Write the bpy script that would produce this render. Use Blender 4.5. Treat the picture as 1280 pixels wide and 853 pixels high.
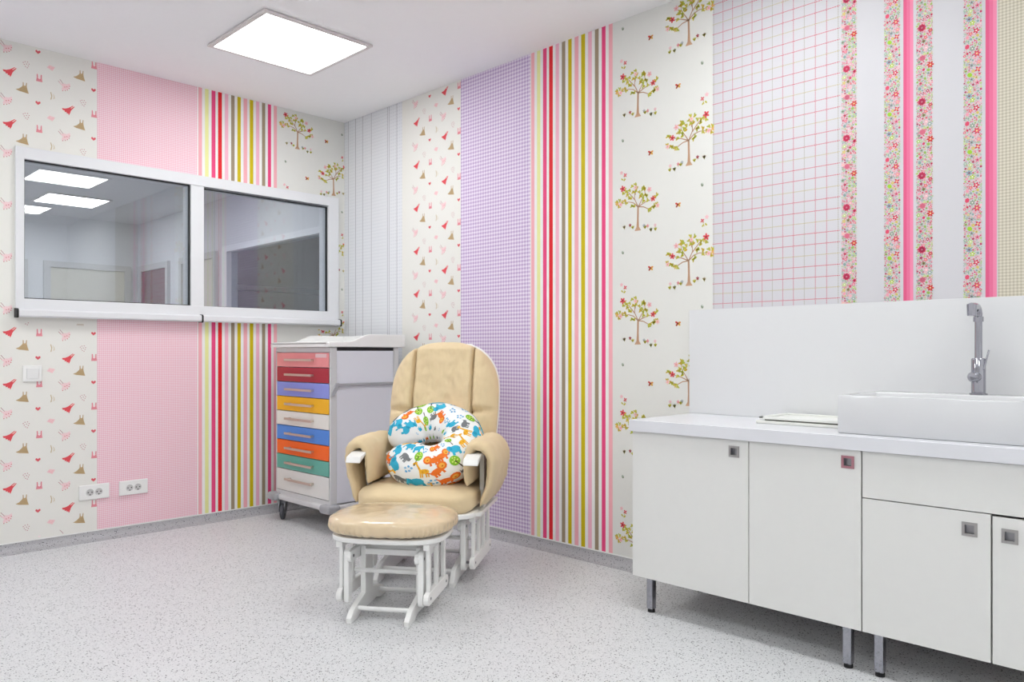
import bpy, bmesh, math, random
from mathutils import Vector, Matrix, noise
PI = math.pi
for o in list(bpy.data.objects): bpy.data.objects.remove(o)
scene = bpy.context.scene
COL = scene.collection

# ------------------------------------------------------------------ camera
cam_d = bpy.data.cameras.new('camera'); cam = bpy.data.objects.new('camera', cam_d); COL.objects.link(cam)
cam.location = (-3.0426, -4.6598, 1.0404)
cam.rotation_euler = (PI/2, 0, .7795 - PI/2)
cam_d.sensor_width = 36; cam_d.sensor_fit = 'HORIZONTAL'
cam_d.lens = 36*968.3/1280
cam_d.shift_y = (440.37-426.5)/1280
cam_d.clip_start = .02
scene.camera = cam
# ------------------------------------------------------------------ world, exposure
w = bpy.data.worlds.new('world'); scene.world = w; w.use_nodes = True
w.node_tree.nodes['Background'].inputs[0].default_value = (.5, .55, .6, 1)
w.node_tree.nodes['Background'].inputs[1].default_value = .02
vs = scene.view_settings
vs.view_transform = 'Standard'; vs.look = 'None'; vs.gamma = 1; vs.use_curve_mapping = False
vs.exposure = 0.17
PANEL_LE = 13.0        # radiance of this room's ceiling panels
NEXT_LE = 13.0          # radiance of the next room's panels, real and added
H = 2.65; COV = .049

# ------------------------------------------------------------------ materials
def lin(c):
    if isinstance(c, str):
        c = tuple(int(c[i:i+2], 16)/255 for i in (1, 3, 5))
    return tuple(x/12.92 if x <= .04045 else ((x+.055)/1.055)**2.4 for x in c) + (1,)
MATS = {}
def mat(name, color='#ffffff', rough=.5, metal=0, coat=0, spec=.5, noise_amt=.04, noise_scale=30, bump=0, bump_scale=200, emit=0, sheen=0, coat_rough=.08):
    if name in MATS: return MATS[name]
    m = bpy.data.materials.new(name); m.use_nodes = True
    nt = m.node_tree; b = nt.nodes['Principled BSDF']
    c = lin(color)
    b.inputs['Base Color'].default_value = c
    b.inputs['Roughness'].default_value = rough; b.inputs['Metallic'].default_value = metal
    b.inputs['Coat Weight'].default_value = coat; b.inputs['Coat Roughness'].default_value = coat_rough
    b.inputs['Specular IOR Level'].default_value = spec; b.inputs['Sheen Weight'].default_value = sheen
    if emit:
        b.inputs['Emission Color'].default_value = c; b.inputs['Emission Strength'].default_value = emit
    elif noise_amt:
        tc = nt.nodes.new('ShaderNodeTexCoord'); n = nt.nodes.new('ShaderNodeTexNoise')
        n.inputs['Scale'].default_value = noise_scale; n.inputs['Detail'].default_value = 3
        nt.links.new(tc.outputs['Object'], n.inputs['Vector'])
        mx = nt.nodes.new('ShaderNodeMix'); mx.data_type = 'RGBA'
        mx.inputs[6].default_value = tuple(x*(1-noise_amt) for x in c[:3])+(1,)
        mx.inputs[7].default_value = tuple(min(1, x*(1+noise_amt)) for x in c[:3])+(1,)
        nt.links.new(n.outputs['Fac'], mx.inputs[0]); nt.links.new(mx.outputs[2], b.inputs['Base Color'])
    if bump:
        tc = nt.nodes.new('ShaderNodeTexCoord'); n = nt.nodes.new('ShaderNodeTexNoise')
        n.inputs['Scale'].default_value = bump_scale; n.inputs['Detail'].default_value = 4
        nt.links.new(tc.outputs['Object'], n.inputs['Vector'])
        bp = nt.nodes.new('ShaderNodeBump'); bp.inputs['Strength'].default_value = bump; bp.inputs['Distance'].default_value = .01
        nt.links.new(n.outputs['Fac'], bp.inputs['Height']); nt.links.new(bp.outputs['Normal'], b.inputs['Normal'])
        if coat: nt.links.new(bp.outputs['Normal'], b.inputs['Coat Normal'])
    MATS[name] = m
    return m
class NT:
    """tiny node-graph helper"""
    def __init__(s, name, rough=.6):
        s.m = bpy.data.materials.new(name); s.m.use_nodes = True; s.nt = s.m.node_tree
        s.b = s.nt.nodes['Principled BSDF']; s.b.inputs['Roughness'].default_value = rough
        s.b.inputs['Specular IOR Level'].default_value = .3
        MATS[name] = s.m
    def uv(s):
        n = s.nt.nodes.new('ShaderNodeUVMap'); sp = s.nt.nodes.new('ShaderNodeSeparateXYZ')
        s.nt.links.new(n.outputs[0], sp.inputs[0]); return sp.outputs[0], sp.outputs[1]
    def math(s, op, a, b=None, c=None):
        n = s.nt.nodes.new('ShaderNodeMath'); n.operation = op
        for i, v in enumerate((a, b, c)):
            if v is None: continue
            if isinstance(v, (int, float)): n.inputs[i].default_value = v
            else: s.nt.links.new(v, n.inputs[i])
        return n.outputs[0]
    def ramp(s, fac, stops, interp='CONSTANT'):
        n = s.nt.nodes.new('ShaderNodeValToRGB'); cr = n.color_ramp; cr.interpolation = interp
        while len(cr.elements) < len(stops): cr.elements.new(.5)
        for e, (p, c) in zip(cr.elements, stops): e.position = p
        for e, (p, c) in zip(cr.elements, stops): e.position = p; e.color = lin(c)
        s.nt.links.new(fac, n.inputs[0]); return n.outputs[0]
    def mix(s, fac, a, b):
        n = s.nt.nodes.new('ShaderNodeMix'); n.data_type = 'RGBA'
        for i, v in ((0, fac), (6, a), (7, b)):
            if isinstance(v, (int, float)): n.inputs[i].default_value = v
            elif isinstance(v, (str, tuple)): n.inputs[i].default_value = lin(v)
            else: s.nt.links.new(v, n.inputs[i])
        return n.outputs[2]
    def out(s, col): s.nt.links.new(col, s.b.inputs['Base Color']); return s.m

PAPER = '#f1eeea'
def gingham(name, p, light, mid, dark, edge=None, width=None):
    g = NT(name); u, v = g.uv()
    a = g.math('LESS_THAN', g.math('FRACT', g.math('DIVIDE', u, p)), .5)
    b = g.math('LESS_THAN', g.math('FRACT', g.math('DIVIDE', v, p)), .5)
    c = g.ramp(g.math('MULTIPLY', g.math('ADD', a, b), .5), [(0, light), (.3, mid), (.8, dark)])
    return g.out(c)
def stripes(name, width):
    pk, hp, rd, tp, mu, ye, lp = '#f6b3bc', '#ee4d86', '#e9262f', '#a3927a', '#d3bc10', '#eeeea6', '#f7bcd0'
    order = [pk, ye, hp, rd, lp, tp, mu, pk, mu, lp, tp, hp, pk]
    stops = []; n = len(order); pitch = 1/(n-1+.56+.12)
    for i, c in enumerate(order):
        stops += [(.06*pitch+i*pitch+.06*pitch, c), (.12*pitch+i*pitch+.56*pitch, '#f4f1ef')]
    stops = [(0, '#f4f1ef')]+stops
    g = NT(name); u, v = g.uv()
    # two ramps: a ramp holds at most 32 stops
    return g.out(g.ramp(g.math('DIVIDE', u, width), stops))
def grid_paper():
    g = NT('grid_paper'); u, v = g.uv(); p = .0452; q = .0438
    base = '#d2d0d5'
    def lines(a, b, per, off, thick, period3):
        aa = g.math('DIVIDE', g.math('SUBTRACT', a, off), per)
        d = g.math('ABSOLUTE', g.math('SUBTRACT', g.math('FRACT', g.math('ADD', aa, .5)), .5))
        on = g.math('LESS_THAN', d, thick/per/2)
        dash = g.math('LESS_THAN', g.math('FRACT', g.math('DIVIDE', b, .0092)), .66)
        third = g.math('LESS_THAN', g.math('FRACT', g.math('DIVIDE', g.math('ADD', aa, .5), 3)), .3334)
        return g.math('MULTIPLY', on, dash), third
    v_on, v_t = lines(u, v, p, .141, .0026, 3)
    h_on, h_t = lines(v, u, q, 2.084, .0030, 3)
    c1 = g.mix(v_on, base, g.mix(v_t, '#c84a6e', '#aaa595'))
    c2 = g.mix(h_on, c1, g.mix(h_t, '#d22e55', '#c2b27c'))
    return g.out(c2)
def dotted_paper():
    g = NT('dotted_stripe_paper'); u, v = g.uv()
    def line(x, wd): return g.math('LESS_THAN', g.math('ABSOLUTE', g.math('SUBTRACT', u, x)), wd/2)
    tot = None
    for x, wd in ((.048, .005), (.138, .006), (.223, .005), (.324, .005), (.505, .005), (.523, .005), (.606, .005)):
        l = line(x, wd); tot = l if tot is None else g.math('ADD', tot, l)
    dash = g.math('LESS_THAN', g.math('FRACT', g.math('DIVIDE', v, .011)), .7)
    fine = g.math('LESS_THAN', g.math('FRACT', g.math('DIVIDE', v, .022)), .4)
    colm = g.math('LESS_THAN', g.math('FRACT', g.math('DIVIDE', u, .0225)), .5)
    c = g.mix(g.math('MULTIPLY', fine, colm), '#e9eaee', '#dddfe4')
    c = g.mix(g.math('MULTIPLY', tot, dash), c, '#a09aa2')
    return g.out(c)
def floor_mat(name='speckled_vinyl', base='#dadadc', base2='#c8c8cb'):
    g = NT(name, .38)
    tc = g.nt.nodes.new('ShaderNodeTexCoord')
    def vor(scale):
        v = g.nt.nodes.new('ShaderNodeTexVoronoi'); v.inputs['Scale'].default_value = scale
        g.nt.links.new(tc.outputs['Object'], v.inputs['Vector'])
        sp = g.nt.nodes.new('ShaderNodeSeparateColor'); g.nt.links.new(v.outputs['Color'], sp.inputs[0])
        return v.outputs['Distance'], sp.outputs[0], sp.outputs[1]
    d1, r1, s1 = vor(190); d2, r2, s2 = vor(150); d3, r3, s3 = vor(240)
    c = g.mix(g.math('MULTIPLY', g.math('LESS_THAN', d3, .42), g.math('LESS_THAN', r3, .5)), base, base2)
    c = g.mix(g.math('MULTIPLY', g.math('LESS_THAN', d1, .34), g.math('LESS_THAN', r1, .28)), c, '#98969b')
    c = g.mix(g.math('MULTIPLY', g.math('LESS_THAN', d2, .38), g.math('LESS_THAN', r2, .15)), c, '#4c4a50')
    return g.out(c)
def glass_mat(name, tint, ior):
    m = bpy.data.materials.new(name); m.use_nodes = True; nt = m.node_tree; nt.nodes.clear()
    o = nt.nodes.new('ShaderNodeOutputMaterial'); mx = nt.nodes.new('ShaderNodeMixShader')
    t = nt.nodes.new('ShaderNodeBsdfTransparent'); t.inputs[0].default_value = tint
    gl = nt.nodes.new('ShaderNodeBsdfGlossy'); gl.inputs['Roughness'].default_value = .0
    fr = nt.nodes.new('ShaderNodeFresnel'); gm = nt.nodes.new('ShaderNodeNewGeometry')
    mi = nt.nodes.new('ShaderNodeMix'); mi.inputs[2].default_value = ior; mi.inputs[3].default_value = 1/ior     # same reflectance at both faces of the pane
    nt.links.new(gm.outputs['Backfacing'], mi.inputs[0]); nt.links.new(mi.outputs[0], fr.inputs[0])
    nt.links.new(fr.outputs[0], mx.inputs[0]); nt.links.new(t.outputs[0], mx.inputs[1]); nt.links.new(gl.outputs[0], mx.inputs[2])
    nt.links.new(mx.outputs[0], o.inputs[0]); return m

M_WALL = mat('white_wall_paint', '#f8f8f8', .7, noise_amt=.015)
M_CEIL = mat('ceiling_paint', '#fbfafc', .8, noise_amt=.01)
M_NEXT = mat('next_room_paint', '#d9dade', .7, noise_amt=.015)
M_FLOOR = floor_mat(); M_COVE = floor_mat('speckled_vinyl_shaded', '#b3b1b5', '#a3a1a5')  # cove: the floor vinyl again, darkened to paint in its shade
M_WHITE = mat('white_painted_wood', '#f4f3f2', .32, noise_amt=.01)
M_LAM = mat('white_laminate', '#e5e4e2', .42, noise_amt=.012)
M_TOP = mat('worktop_laminate', '#e2e2e8', .25, noise_amt=.01)
M_CER = mat('white_ceramic', '#d6d6d9', .12, coat=.6, noise_amt=0)
M_CHR = mat('chrome', '#a6a6ae', .08, 1, noise_amt=0)
M_STEEL = mat('brushed_steel', '#d8cdc2', .42, 1, noise_amt=.05)
M_ALU = mat('window_aluminium', '#e6e6ea', .3, noise_amt=.01)
M_BLACK = mat('black_rubber', '#17171a', .55, noise_amt=0)
M_GREY = mat('grey_plastic', '#a9a9ae', .42, noise_amt=.02)
M_LGREY = mat('light_grey_metal', '#d8d8da', .35, noise_amt=.01)
M_TROL = mat('trolley_panel', '#e9eaf3', .4, noise_amt=.01)
M_FAB = mat('beige_twill', '#e4cda6', .8, noise_amt=.05, noise_scale=14, bump=.12, bump_scale=60, sheen=.15, spec=.3)
M_PLASTICCOV = mat('beige_under_plastic', '#e0c8a4', .5, coat=1, noise_amt=.05, noise_scale=18, bump=.14, bump_scale=20, coat_rough=.05)
M_PILLOW = mat('pillow_cotton', '#f6f6f6', .8, noise_amt=.01, bump=.08, bump_scale=50)
M_SOCK = mat('switch_plastic', '#f3f2f1', .3, noise_amt=0)

# ------------------------------------------------------------------ mesh helpers
class G:
    def __init__(s): s.bm = bmesh.new()
    def box(s, x0, x1, y0, y1, z0, z1, bev=0, seg=2):
        r = bmesh.ops.create_cube(s.bm, size=1)
        vs_ = r['verts']
        for v in vs_:
            v.co = Vector(((x0+x1)/2+v.co.x*(x1-x0), (y0+y1)/2+v.co.y*(y1-y0), (z0+z1)/2+v.co.z*(z1-z0)))
        if bev:
            es = list({e for v in vs_ for e in v.link_edges})
            bmesh.ops.bevel(s.bm, geom=es, offset=bev, segments=seg, affect='EDGES', profile=.5)
        return s
    def prism(s, pts, axis, t0, t1, bev=0):
        """pts: 2D outline; axis: extrusion axis 'x'|'y'|'z'"""
        def P(a, b, t): return {'x': (t, a, b), 'y': (a, t, b), 'z': (a, b, t)}[axis]
        lo = [s.bm.verts.new(P(a, b, t0)) for a, b in pts]; hi = [s.bm.verts.new(P(a, b, t1)) for a, b in pts]
        fs = [s.bm.faces.new(lo), s.bm.faces.new(hi)]
        n = len(pts)
        for i in range(n): fs.append(s.bm.faces.new((lo[i], lo[(i+1) % n], hi[(i+1) % n], hi[i])))
        bmesh.ops.recalc_face_normals(s.bm, faces=fs)
        if bev:
            es = list({e for f in fs[:2] for e in f.edges})
            bmesh.ops.bevel(s.bm, geom=es, offset=bev, segments=2, affect='EDGES', profile=.5)
        return s
    def tube(s, pts, r, seg=10, caps=True):
        pts = [Vector(p) for p in pts]; rs = r if isinstance(r, (list, tuple)) else [r]*len(pts)
        rings = []; up = None
        for i, p in enumerate(pts):
            t = (pts[min(i+1, len(pts)-1)]-pts[max(i-1, 0)]).normalized()
            if up is None: up = Vector((0, 0, 1)) if abs(t.z) < .9 else Vector((1, 0, 0))
            a = (up-t*up.dot(t)).normalized(); b = t.cross(a); up = a
            rings.append([s.bm.verts.new(p+rs[i]*(math.cos(2*PI*k/seg)*a+math.sin(2*PI*k/seg)*b)) for k in range(seg)])
        fs = []
        for i in range(len(rings)-1):
            for k in range(seg): fs.append(s.bm.faces.new((rings[i][k], rings[i][(k+1) % seg], rings[i+1][(k+1) % seg], rings[i+1][k])))
        if caps: fs += [s.bm.faces.new(rings[0]), s.bm.faces.new(rings[-1])]
        bmesh.ops.recalc_face_normals(s.bm, faces=fs); return s
    def grid(s, f, nu, nv, closed_u=False):
        vs_ = [[s.bm.verts.new(f(i, j)) for i in range(nu)] for j in range(nv)]
        fs = []
        for j in range(nv-1):
            for i in range(nu if closed_u else nu-1):
                fs.append(s.bm.faces.new((vs_[j][i], vs_[j][(i+1) % nu], vs_[j+1][(i+1) % nu], vs_[j+1][i])))
        return vs_, fs
    def obj(s, name, material, parent=None, smooth=False, offset=(0, 0, 0)):
        if offset != (0, 0, 0): bmesh.ops.translate(s.bm, verts=s.bm.verts, vec=offset)
        me = bpy.data.meshes.new(name); s.bm.to_mesh(me); s.bm.free()
        for m in (material if isinstance(material, list) else [material]): me.materials.append(m)
        if smooth:
            me.polygons.foreach_set('use_smooth', [True]*len(me.polygons))
            if smooth is not True: me.set_sharp_from_angle(angle=math.radians(smooth))
        o = bpy.data.objects.new(name, me); COL.objects.link(o)
        if parent: o.parent = parent
        return o
def copy_part(o, parent, loc):
    c = o.copy(); COL.objects.link(c); c.parent = parent; c.location = loc; return c
def tag(o, label=None, cat=None, group=None, kind=None):
    if label: o['label'] = label
    if cat: o['category'] = cat
    if group: o['group'] = group
    if kind: o['kind'] = kind
    return o
def thing(name, label, cat, loc=(0, 0, 0), rz=0, group=None):
    o = bpy.data.objects.new(name, None); COL.objects.link(o); o.empty_display_size = .1
    o.location = loc; o.rotation_euler = (0, 0, rz); return tag(o, label, cat, group)
def struct(o): o['kind'] = 'structure'; return o
def neg(v): return (-v[0], -v[1], -v[2])

# ------------------------------------------------------------------ room shell
RX, RY = -4.1, -6.3          # room reaches from the corner (0,0) to here
WX0, WX1, WZ0, WZ1 = -1.99, -.068, 1.228, 2.104    # window opening
struct(G().box(RX-.12, 0.12, RY-.12, 0.0, -.1, 0).obj('floor', M_FLOOR))
struct(G().box(RX-.12, 0.12, RY-.12, 0.0, H, H+.1).obj('ceiling', M_CEIL))
T = .12
wl = G()
wl.box(RX-.12, WX0, 0, T, -.1, H+.1); wl.box(WX1, .12, 0, T, -.1, H+.1)
wl.box(WX0, WX1, 0, T, -.1, WZ0); wl.box(WX0, WX1, 0, T, WZ1, H+.1)
wall_left = struct(wl.obj('wall_left', M_WALL))
wall_right = struct(G().box(0, .12, RY-.12, 0, 0, H).obj('wall_right', M_WALL))
struct(G().box(RX-.12, RX, RY-.12, 0, 0, H).obj('wall_side', M_WALL))
struct(G().box(RX, 0, RY-.12, RY, 0, H).obj('wall_near', M_WALL))
# coved vinyl skirting
def cove(): 
    r = .045
    return [(0, COV)]+[(.003, COV)]+[(.003+r*(1-math.cos(a)), .003+r*(1-math.sin(a))) for a in [i*PI/2/7 for i in range(8)]]+[(.05, 0), (0, 0)]
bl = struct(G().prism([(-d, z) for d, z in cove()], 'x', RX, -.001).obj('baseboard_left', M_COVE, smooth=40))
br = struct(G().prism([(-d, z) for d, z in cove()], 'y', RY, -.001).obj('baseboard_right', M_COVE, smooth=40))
tag(G().box(RX, -.001, -.0035, 0, COV, COV+.006).obj('sealing_strip', M_SOCK, bl), 'thin white sealing line')
tag(G().box(-.0035, 0, RY, -.001, COV, COV+.006).obj('sealing_strip', M_SOCK, br), 'thin white sealing line')

# ------------------------------------------------------------------ wallpaper
def strip_obj(wall, side, a0, width, rects, material, label):
    """strip of paper: rects are (u0,u1,v0,v1) in metres from its left edge and the floor"""
    bm = bmesh.new(); uvl = bm.loops.layers.uv.new('UVMap')
    for u0, u1, v0, v1 in rects:
        q = [(u0, v0), (u1, v0), (u1, v1), (u0, v1)]
        f = bm.faces.new([bm.verts.new((a0+u, -.0012, v) if side == 'L' else (-.0012, a0-u, v)) for u, v in q])
        for lp, (u, v) in zip(f.loops, q): lp[uvl].uv = (u, v)
    me = bpy.data.meshes.new('wallpaper_strip'); bm.to_mesh(me); bm.free(); me.materials.append(material)
    o = bpy.data.objects.new('wallpaper_strip', me); COL.objects.link(o); o.parent = wall; o['label'] = label
    return o
class Print:
    """flat printed figures on a strip: coloured polygons, layers a hair apart"""
    def __init__(s): s.v = []; s.f = []; s.c = []; s.cols = []
    def poly(s, pts, col, layer=0):
        if col not in s.cols: s.cols.append(col)
        b = len(s.v); s.v += [(p[0], p[1], layer) for p in pts]; s.f.append(list(range(b, b+len(pts)))); s.c.append(s.cols.index(col))
    def disc(s, x, y, rx, ry, col, ang=0, n=8, layer=0):
        ca, sa = math.cos(ang), math.sin(ang)
        s.poly([(x+rx*math.cos(2*PI*k/n)*ca-ry*math.sin(2*PI*k/n)*sa, y+rx*math.cos(2*PI*k/n)*sa+ry*math.sin(2*PI*k/n)*ca) for k in range(n)], col, layer)
    def line(s, pts, w0, w1, col, layer=0):
        n = len(pts)-1
        for i in range(n):
            (x0, y0), (x1, y1) = pts[i], pts[i+1]; d = math.hypot(x1-x0, y1-y0) or 1; nx, ny = -(y1-y0)/d, (x1-x0)/d
            a = (w0+(w1-w0)*i/n)/2; b = (w0+(w1-w0)*(i+1)/n)/2
            s.poly([(x0+nx*a, y0+ny*a), (x0-nx*a, y0-ny*a), (x1-nx*b, y1-ny*b), (x1+nx*b, y1+ny*b)], col, layer)
    def flower(s, x, y, r, col, cen, petals=5, ang=0, layer=0):
        for k in range(petals):
            a = ang+2*PI*k/petals
            s.disc(x+.55*r*math.cos(a), y+.55*r*math.sin(a), .5*r, .3*r, col, a, 6, layer)
        if cen: s.disc(x, y, .28*r, .28*r, cen, 0, 6, layer+1)
    def build(s, name, side, a0, parent, umax=None, clip=()):
        vs_ = []; keep = []; cc = []
        for f, c in zip(s.f, s.c):
            us = [s.v[i][0] for i in f]; zs = [s.v[i][1] for i in f]
            if min(zs) < COV+.008 or max(zs) > H-.002 or min(us) < 0: continue
            if umax and max(us) > umax: continue
            if any(max(us) > q[0] and min(us) < q[1] and max(zs) > q[2] and min(zs) < q[3] for q in clip): continue
            keep.append(f); cc.append(c)
        for u, v, l in s.v:
            e = -.0016-.0003*l
            vs_.append((a0+u, e, v) if side == 'L' else (e, a0-u, v))
        me = bpy.data.meshes.new(name); me.from_pydata(vs_, [], keep)
        for c in s.cols: me.materials.append(mat('ink_'+c[1:], c, .6, noise_amt=0, spec=.3))
        me.polygons.foreach_set('material_index', cc); me.update()
        o = bpy.data.objects.new(name, me); COL.objects.link(o); o.parent = parent; o['kind'] = 'stuff'
        return o
# --- the figures
ZP = 1/1732.0    # metres per figure unit for the dress paper
def dress_paper(width, phase, topz):
    pr = Print(); per = .2695
    def put(dr, zrel, pts, col, layer=0, sc=1.0):
        for k in range(-10, 12):
            z = phase+zrel+k*per
            if z < -.1 or z > topz+.1: continue
            pr.poly([(width-dr+x*ZP*sc, z-y*ZP*sc) for x, y in pts], col, layer)
    def dots(dr, zrel, pts, r, col, layer=1):
        for x, y in pts: put(dr, zrel, [(x+r*math.cos(a*PI/3), y+r*math.sin(a*PI/3)) for a in range(6)], col, layer)
    red = [(-52, -4), (-24, -6), (0, -16), (12, -24), (40, -46), (45, -42), (21, -20), (27, -18), (52, -42), (56, -37), (32, -6), (24, 6), (19, 24), (8, 50), (0, 34), (-10, 38), (-14, 24), (-26, 28), (-30, 14), (-44, 12)]
    tan = [(-56, 18), (-30, 6), (-8, -14), (0, -28), (0, -58), (7, -58), (9, -28), (23, -30), (27, -58), (34, -58), (32, -26), (37, 0), (48, 38), (4, 32), (-30, 28)]
    bird = [(46, -34), (50, -10), (38, 10), (30, 28), (8, 34), (-12, 44), (-24, 36), (-14, 10), (-28, -6), (-46, -30), (-40, -32), (-20, -12), (-4, -22), (20, -20)]
    strapb = [(-28, -6), (-52, -34), (-50, -37), (-26, -9)]
    strapc = [(-10, -14), (-40, -52), (-37, -54), (-7, -17)]
    jump = [(-26, 28), (-21, -6), (-21, -38), (-12, -38), (-9, -10), (9, -10), (12, -38), (21, -38), (21, -6), (26, 28)]
    heart = [(0, 18), (-20, 0), (-20, -12), (-10, -16), (0, -6), (10, -16), (20, -12), (20, 0)]
    dia = [(-34, 2), (-12, -24), (34, -14), (12, 24)]
    for dr, z in ((.146, 1.006), (.419, .875)): put(dr, z, red, '#e4525a')
    for dr, z in ((.089, .932), (.359, .800)):
        put(dr, z, tan, '#c3a880')
        for yy in (-10, 2, 12, 22): put(dr, z, [(-18+.4*yy*-1, yy), (34+yy*.1, yy+2), (34+yy*.1, yy+5), (-18-.4*yy, yy+3)], '#b0946c', 1)
    for dr, z in ((.164, .861), (.435, .995)):
        put(dr, z, bird, '#f5d5d8'); put(dr, z, strapb, '#b5767c'); put(dr, z, strapc, '#b5767c')
        dots(dr, z, [(44, -6), (40, 14), (26, 32), (8, 42), (-14, 48), (4, 10), (22, 4)], 4.5, '#d4606e')
    for dr, z in ((.016, 1.008), (.283, .871)):
        put(dr, z, jump, '#e78f9b'); put(dr, z+.002, heart, '#fbe9ea', 1, .55)
    for dr, z in ((.019, .873), (.289, 1.010)): put(dr, z, heart, '#e0606a')
    put(.228, .941, dia, '#f5cdd0')
    for x, y in ((-14, -4), (2, 4), (14, -4)): dots(.228, .941, [(x, y)], 3, '#e9a5ad')
    for dr, z in ((.223, .791),):
        put(dr, z, [(-14, -36), (-8, -38), (2, -6), (-4, 30), (-14, 34), (-6, 0)], '#ccb996'); put(dr, z, [(6, -30), (20, -6), (22, 14), (8, 26), (10, 20), (16, 4)], '#d9c9ab')
    pd = [(-20, -12), (-6, -22), (14, -24), (26, -8), (6, -4), (-12, 4), (20, 10), (-2, 20), (12, 28)]
    for dr, z in ((.074, .791), (.345, .930)): dots(dr, z, pd, 4.5, '#c98a92', 0)
    return pr
TREE_BR = [[(620, 400), (600, 365), (562, 300), (566, 262)], [(620, 398), (560, 370), (500, 355)], [(620, 398), (575, 405), (532, 430), (470, 405)],
           [(622, 395), (650, 330), (645, 235)], [(648, 338), (700, 272), (750, 240)], [(622, 398), (660, 360), (702, 347), (785, 355)], [(645, 300), (640, 260), (636, 225)]]
TREE_LF = [(570, 248, 70), (580, 262, 20), (562, 266, 110), (638, 214, 80), (668, 222, 30), (640, 272, 150), (658, 272, 40), (690, 255, 70), (710, 285, 20), (695, 315, 120), (684, 322, 200),
           (545, 322, 120), (556, 312, 60), (586, 302, 60), (598, 316, 20), (540, 362, 150), (572, 356, 20), (462, 330, 140), (478, 340, 60), (532, 442, 260), (518, 430, 200), (494, 420, 240), (484, 412, 150), (460, 398, 90),
           (656, 390, 200), (670, 382, 30), (730, 332, 60), (726, 354, 250), (750, 268, 270), (800, 330, 60), (788, 372, 270), (776, 326, 110), (760, 348, 170), (736, 246, 200), (628, 246, 120), (606, 282, 80), (715, 262, 60), (575, 332, 100)]
TREE_FL = [(525, 275, 20, '#f2b6bd'), (495, 352, 21, '#e0505a'), (458, 412, 17, '#f3bfc0'), (642, 240, 16, '#f4c4c8'), (752, 232, 24, '#e0505c'), (770, 358, 17, '#f3b9c4'), (802, 348, 16, '#e9b64a')]
def tree_paper(width, zl, zr, topz):
    pr = Print(); per = .5418; rnd = random.Random(5)
    def one(cx, cz, mir):
        def P(x, y): return (cx+(x-622)/1472*mir, cz+(585-y)/1692)
        TR = '#c9a183'
        pr.poly([P(596, 590), (P(612, 560)), P(615, 500), P(613, 398), P(627, 398), P(630, 500), P(634, 560), P(650, 590)], TR)
        pr.line([P(622, 580), P(622, 400)], .0022, .0016, '#ae8468', 1)
        for b in TREE_BR: pr.line([P(*q) for q in b], .0055, .0026, '#bf977b')
        for i, (x, y, a) in enumerate(TREE_LF):
            px, py = P(x, y); a = math.radians(a if mir > 0 else 180-a)
            pr.disc(px, py, .0105, .0052, ('#c6bd3c', '#b9bf44', '#d0b23c', '#c8c456')[i % 4], a, 6, 1)
            pr.disc(px+.008*math.cos(a+1.2), py+.008*math.sin(a+1.2), .0075, .004, ('#d2c24a', '#bcc158', '#d8b848')[i % 3], a+1.0, 6, 1)
        for x, y, r, c in TREE_FL:
            px, py = P(x, y); pr.flower(px, py, r/1450, c, '#8e3b3b' if c == '#e0505a' or c == '#e0505c' else '#e8a58c', 5, rnd.random(), 2)
        for x, y, c in ((478, 565, '#f0c2c8'), (512, 592, '#a9b0b4'), (540, 562, '#e7919d'), (688, 538, '#a8434f'), (738, 545, '#efd2c8'), (570, 556, '#a9b0b4')):
            px, py = P(x, y); pr.flower(px, py, .0085, c, None, 5, .3, 1); pr.line([(px, py), (px+.001, py-.014)], .002, .0016, '#bdb65a')
        for x, y in ((475, 608), (560, 582), (665, 570), (512, 608), (738, 560)):
            px, py = P(x, y)
            for a in (60, 95, 130): pr.disc(px+.006*math.cos(math.radians(a)), py+.008*math.sin(math.radians(a)), .009, .003, '#c2b93e', math.radians(a), 6, 1)
    for k in range(-5, 6):
        a = zl+k*per; b = zr+k*per
        if -.3 < a < topz+.3:
            one(.150, a, -1)
            for u, z in ((.062, a-.100), (.496, a-.379)):      # small grey bees
                pr.disc(u, z, .007, .009, '#8f9a86', .3, 7); pr.disc(u+.002, z+.005, .004, .004, '#c9cfc6', 0, 6, 1)
            for u, z in ((.222, a-.186), (.371, a+.092)):      # butterflies
                for an, c in ((20, '#e39a4a'), (150, '#cf4b43'), (230, '#a8553c'), (320, '#e3b04a')):
                    an = math.radians(an); pr.disc(u+.008*math.cos(an), z+.008*math.sin(an), .009, .005, c, an, 6)
                pr.disc(u, z, .004, .004, '#6b3a30', 0, 6, 1)
            for u, z, s in ((.066, a-.269, 1), (.507, a+.003, -1)):     # sprigs
                pr.flower(u+.010*s, z, .011, '#d8485c', None, 4, .6); pr.flower(u-.012*s, z+.014, .010, '#f0bcc2', None, 5, .2)
                pr.line([(u+.010*s, z), (u, z-.026)], .002, .002, '#bdb65a'); pr.disc(u-.008*s, z-.018, .008, .004, '#c2b93e', 2.3, 6); pr.disc(u+.007*s, z-.022, .008, .004, '#c2b93e', .8, 6)
        if -.3 < b < topz+.3: one(.428, b, 1)
    return pr
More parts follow.
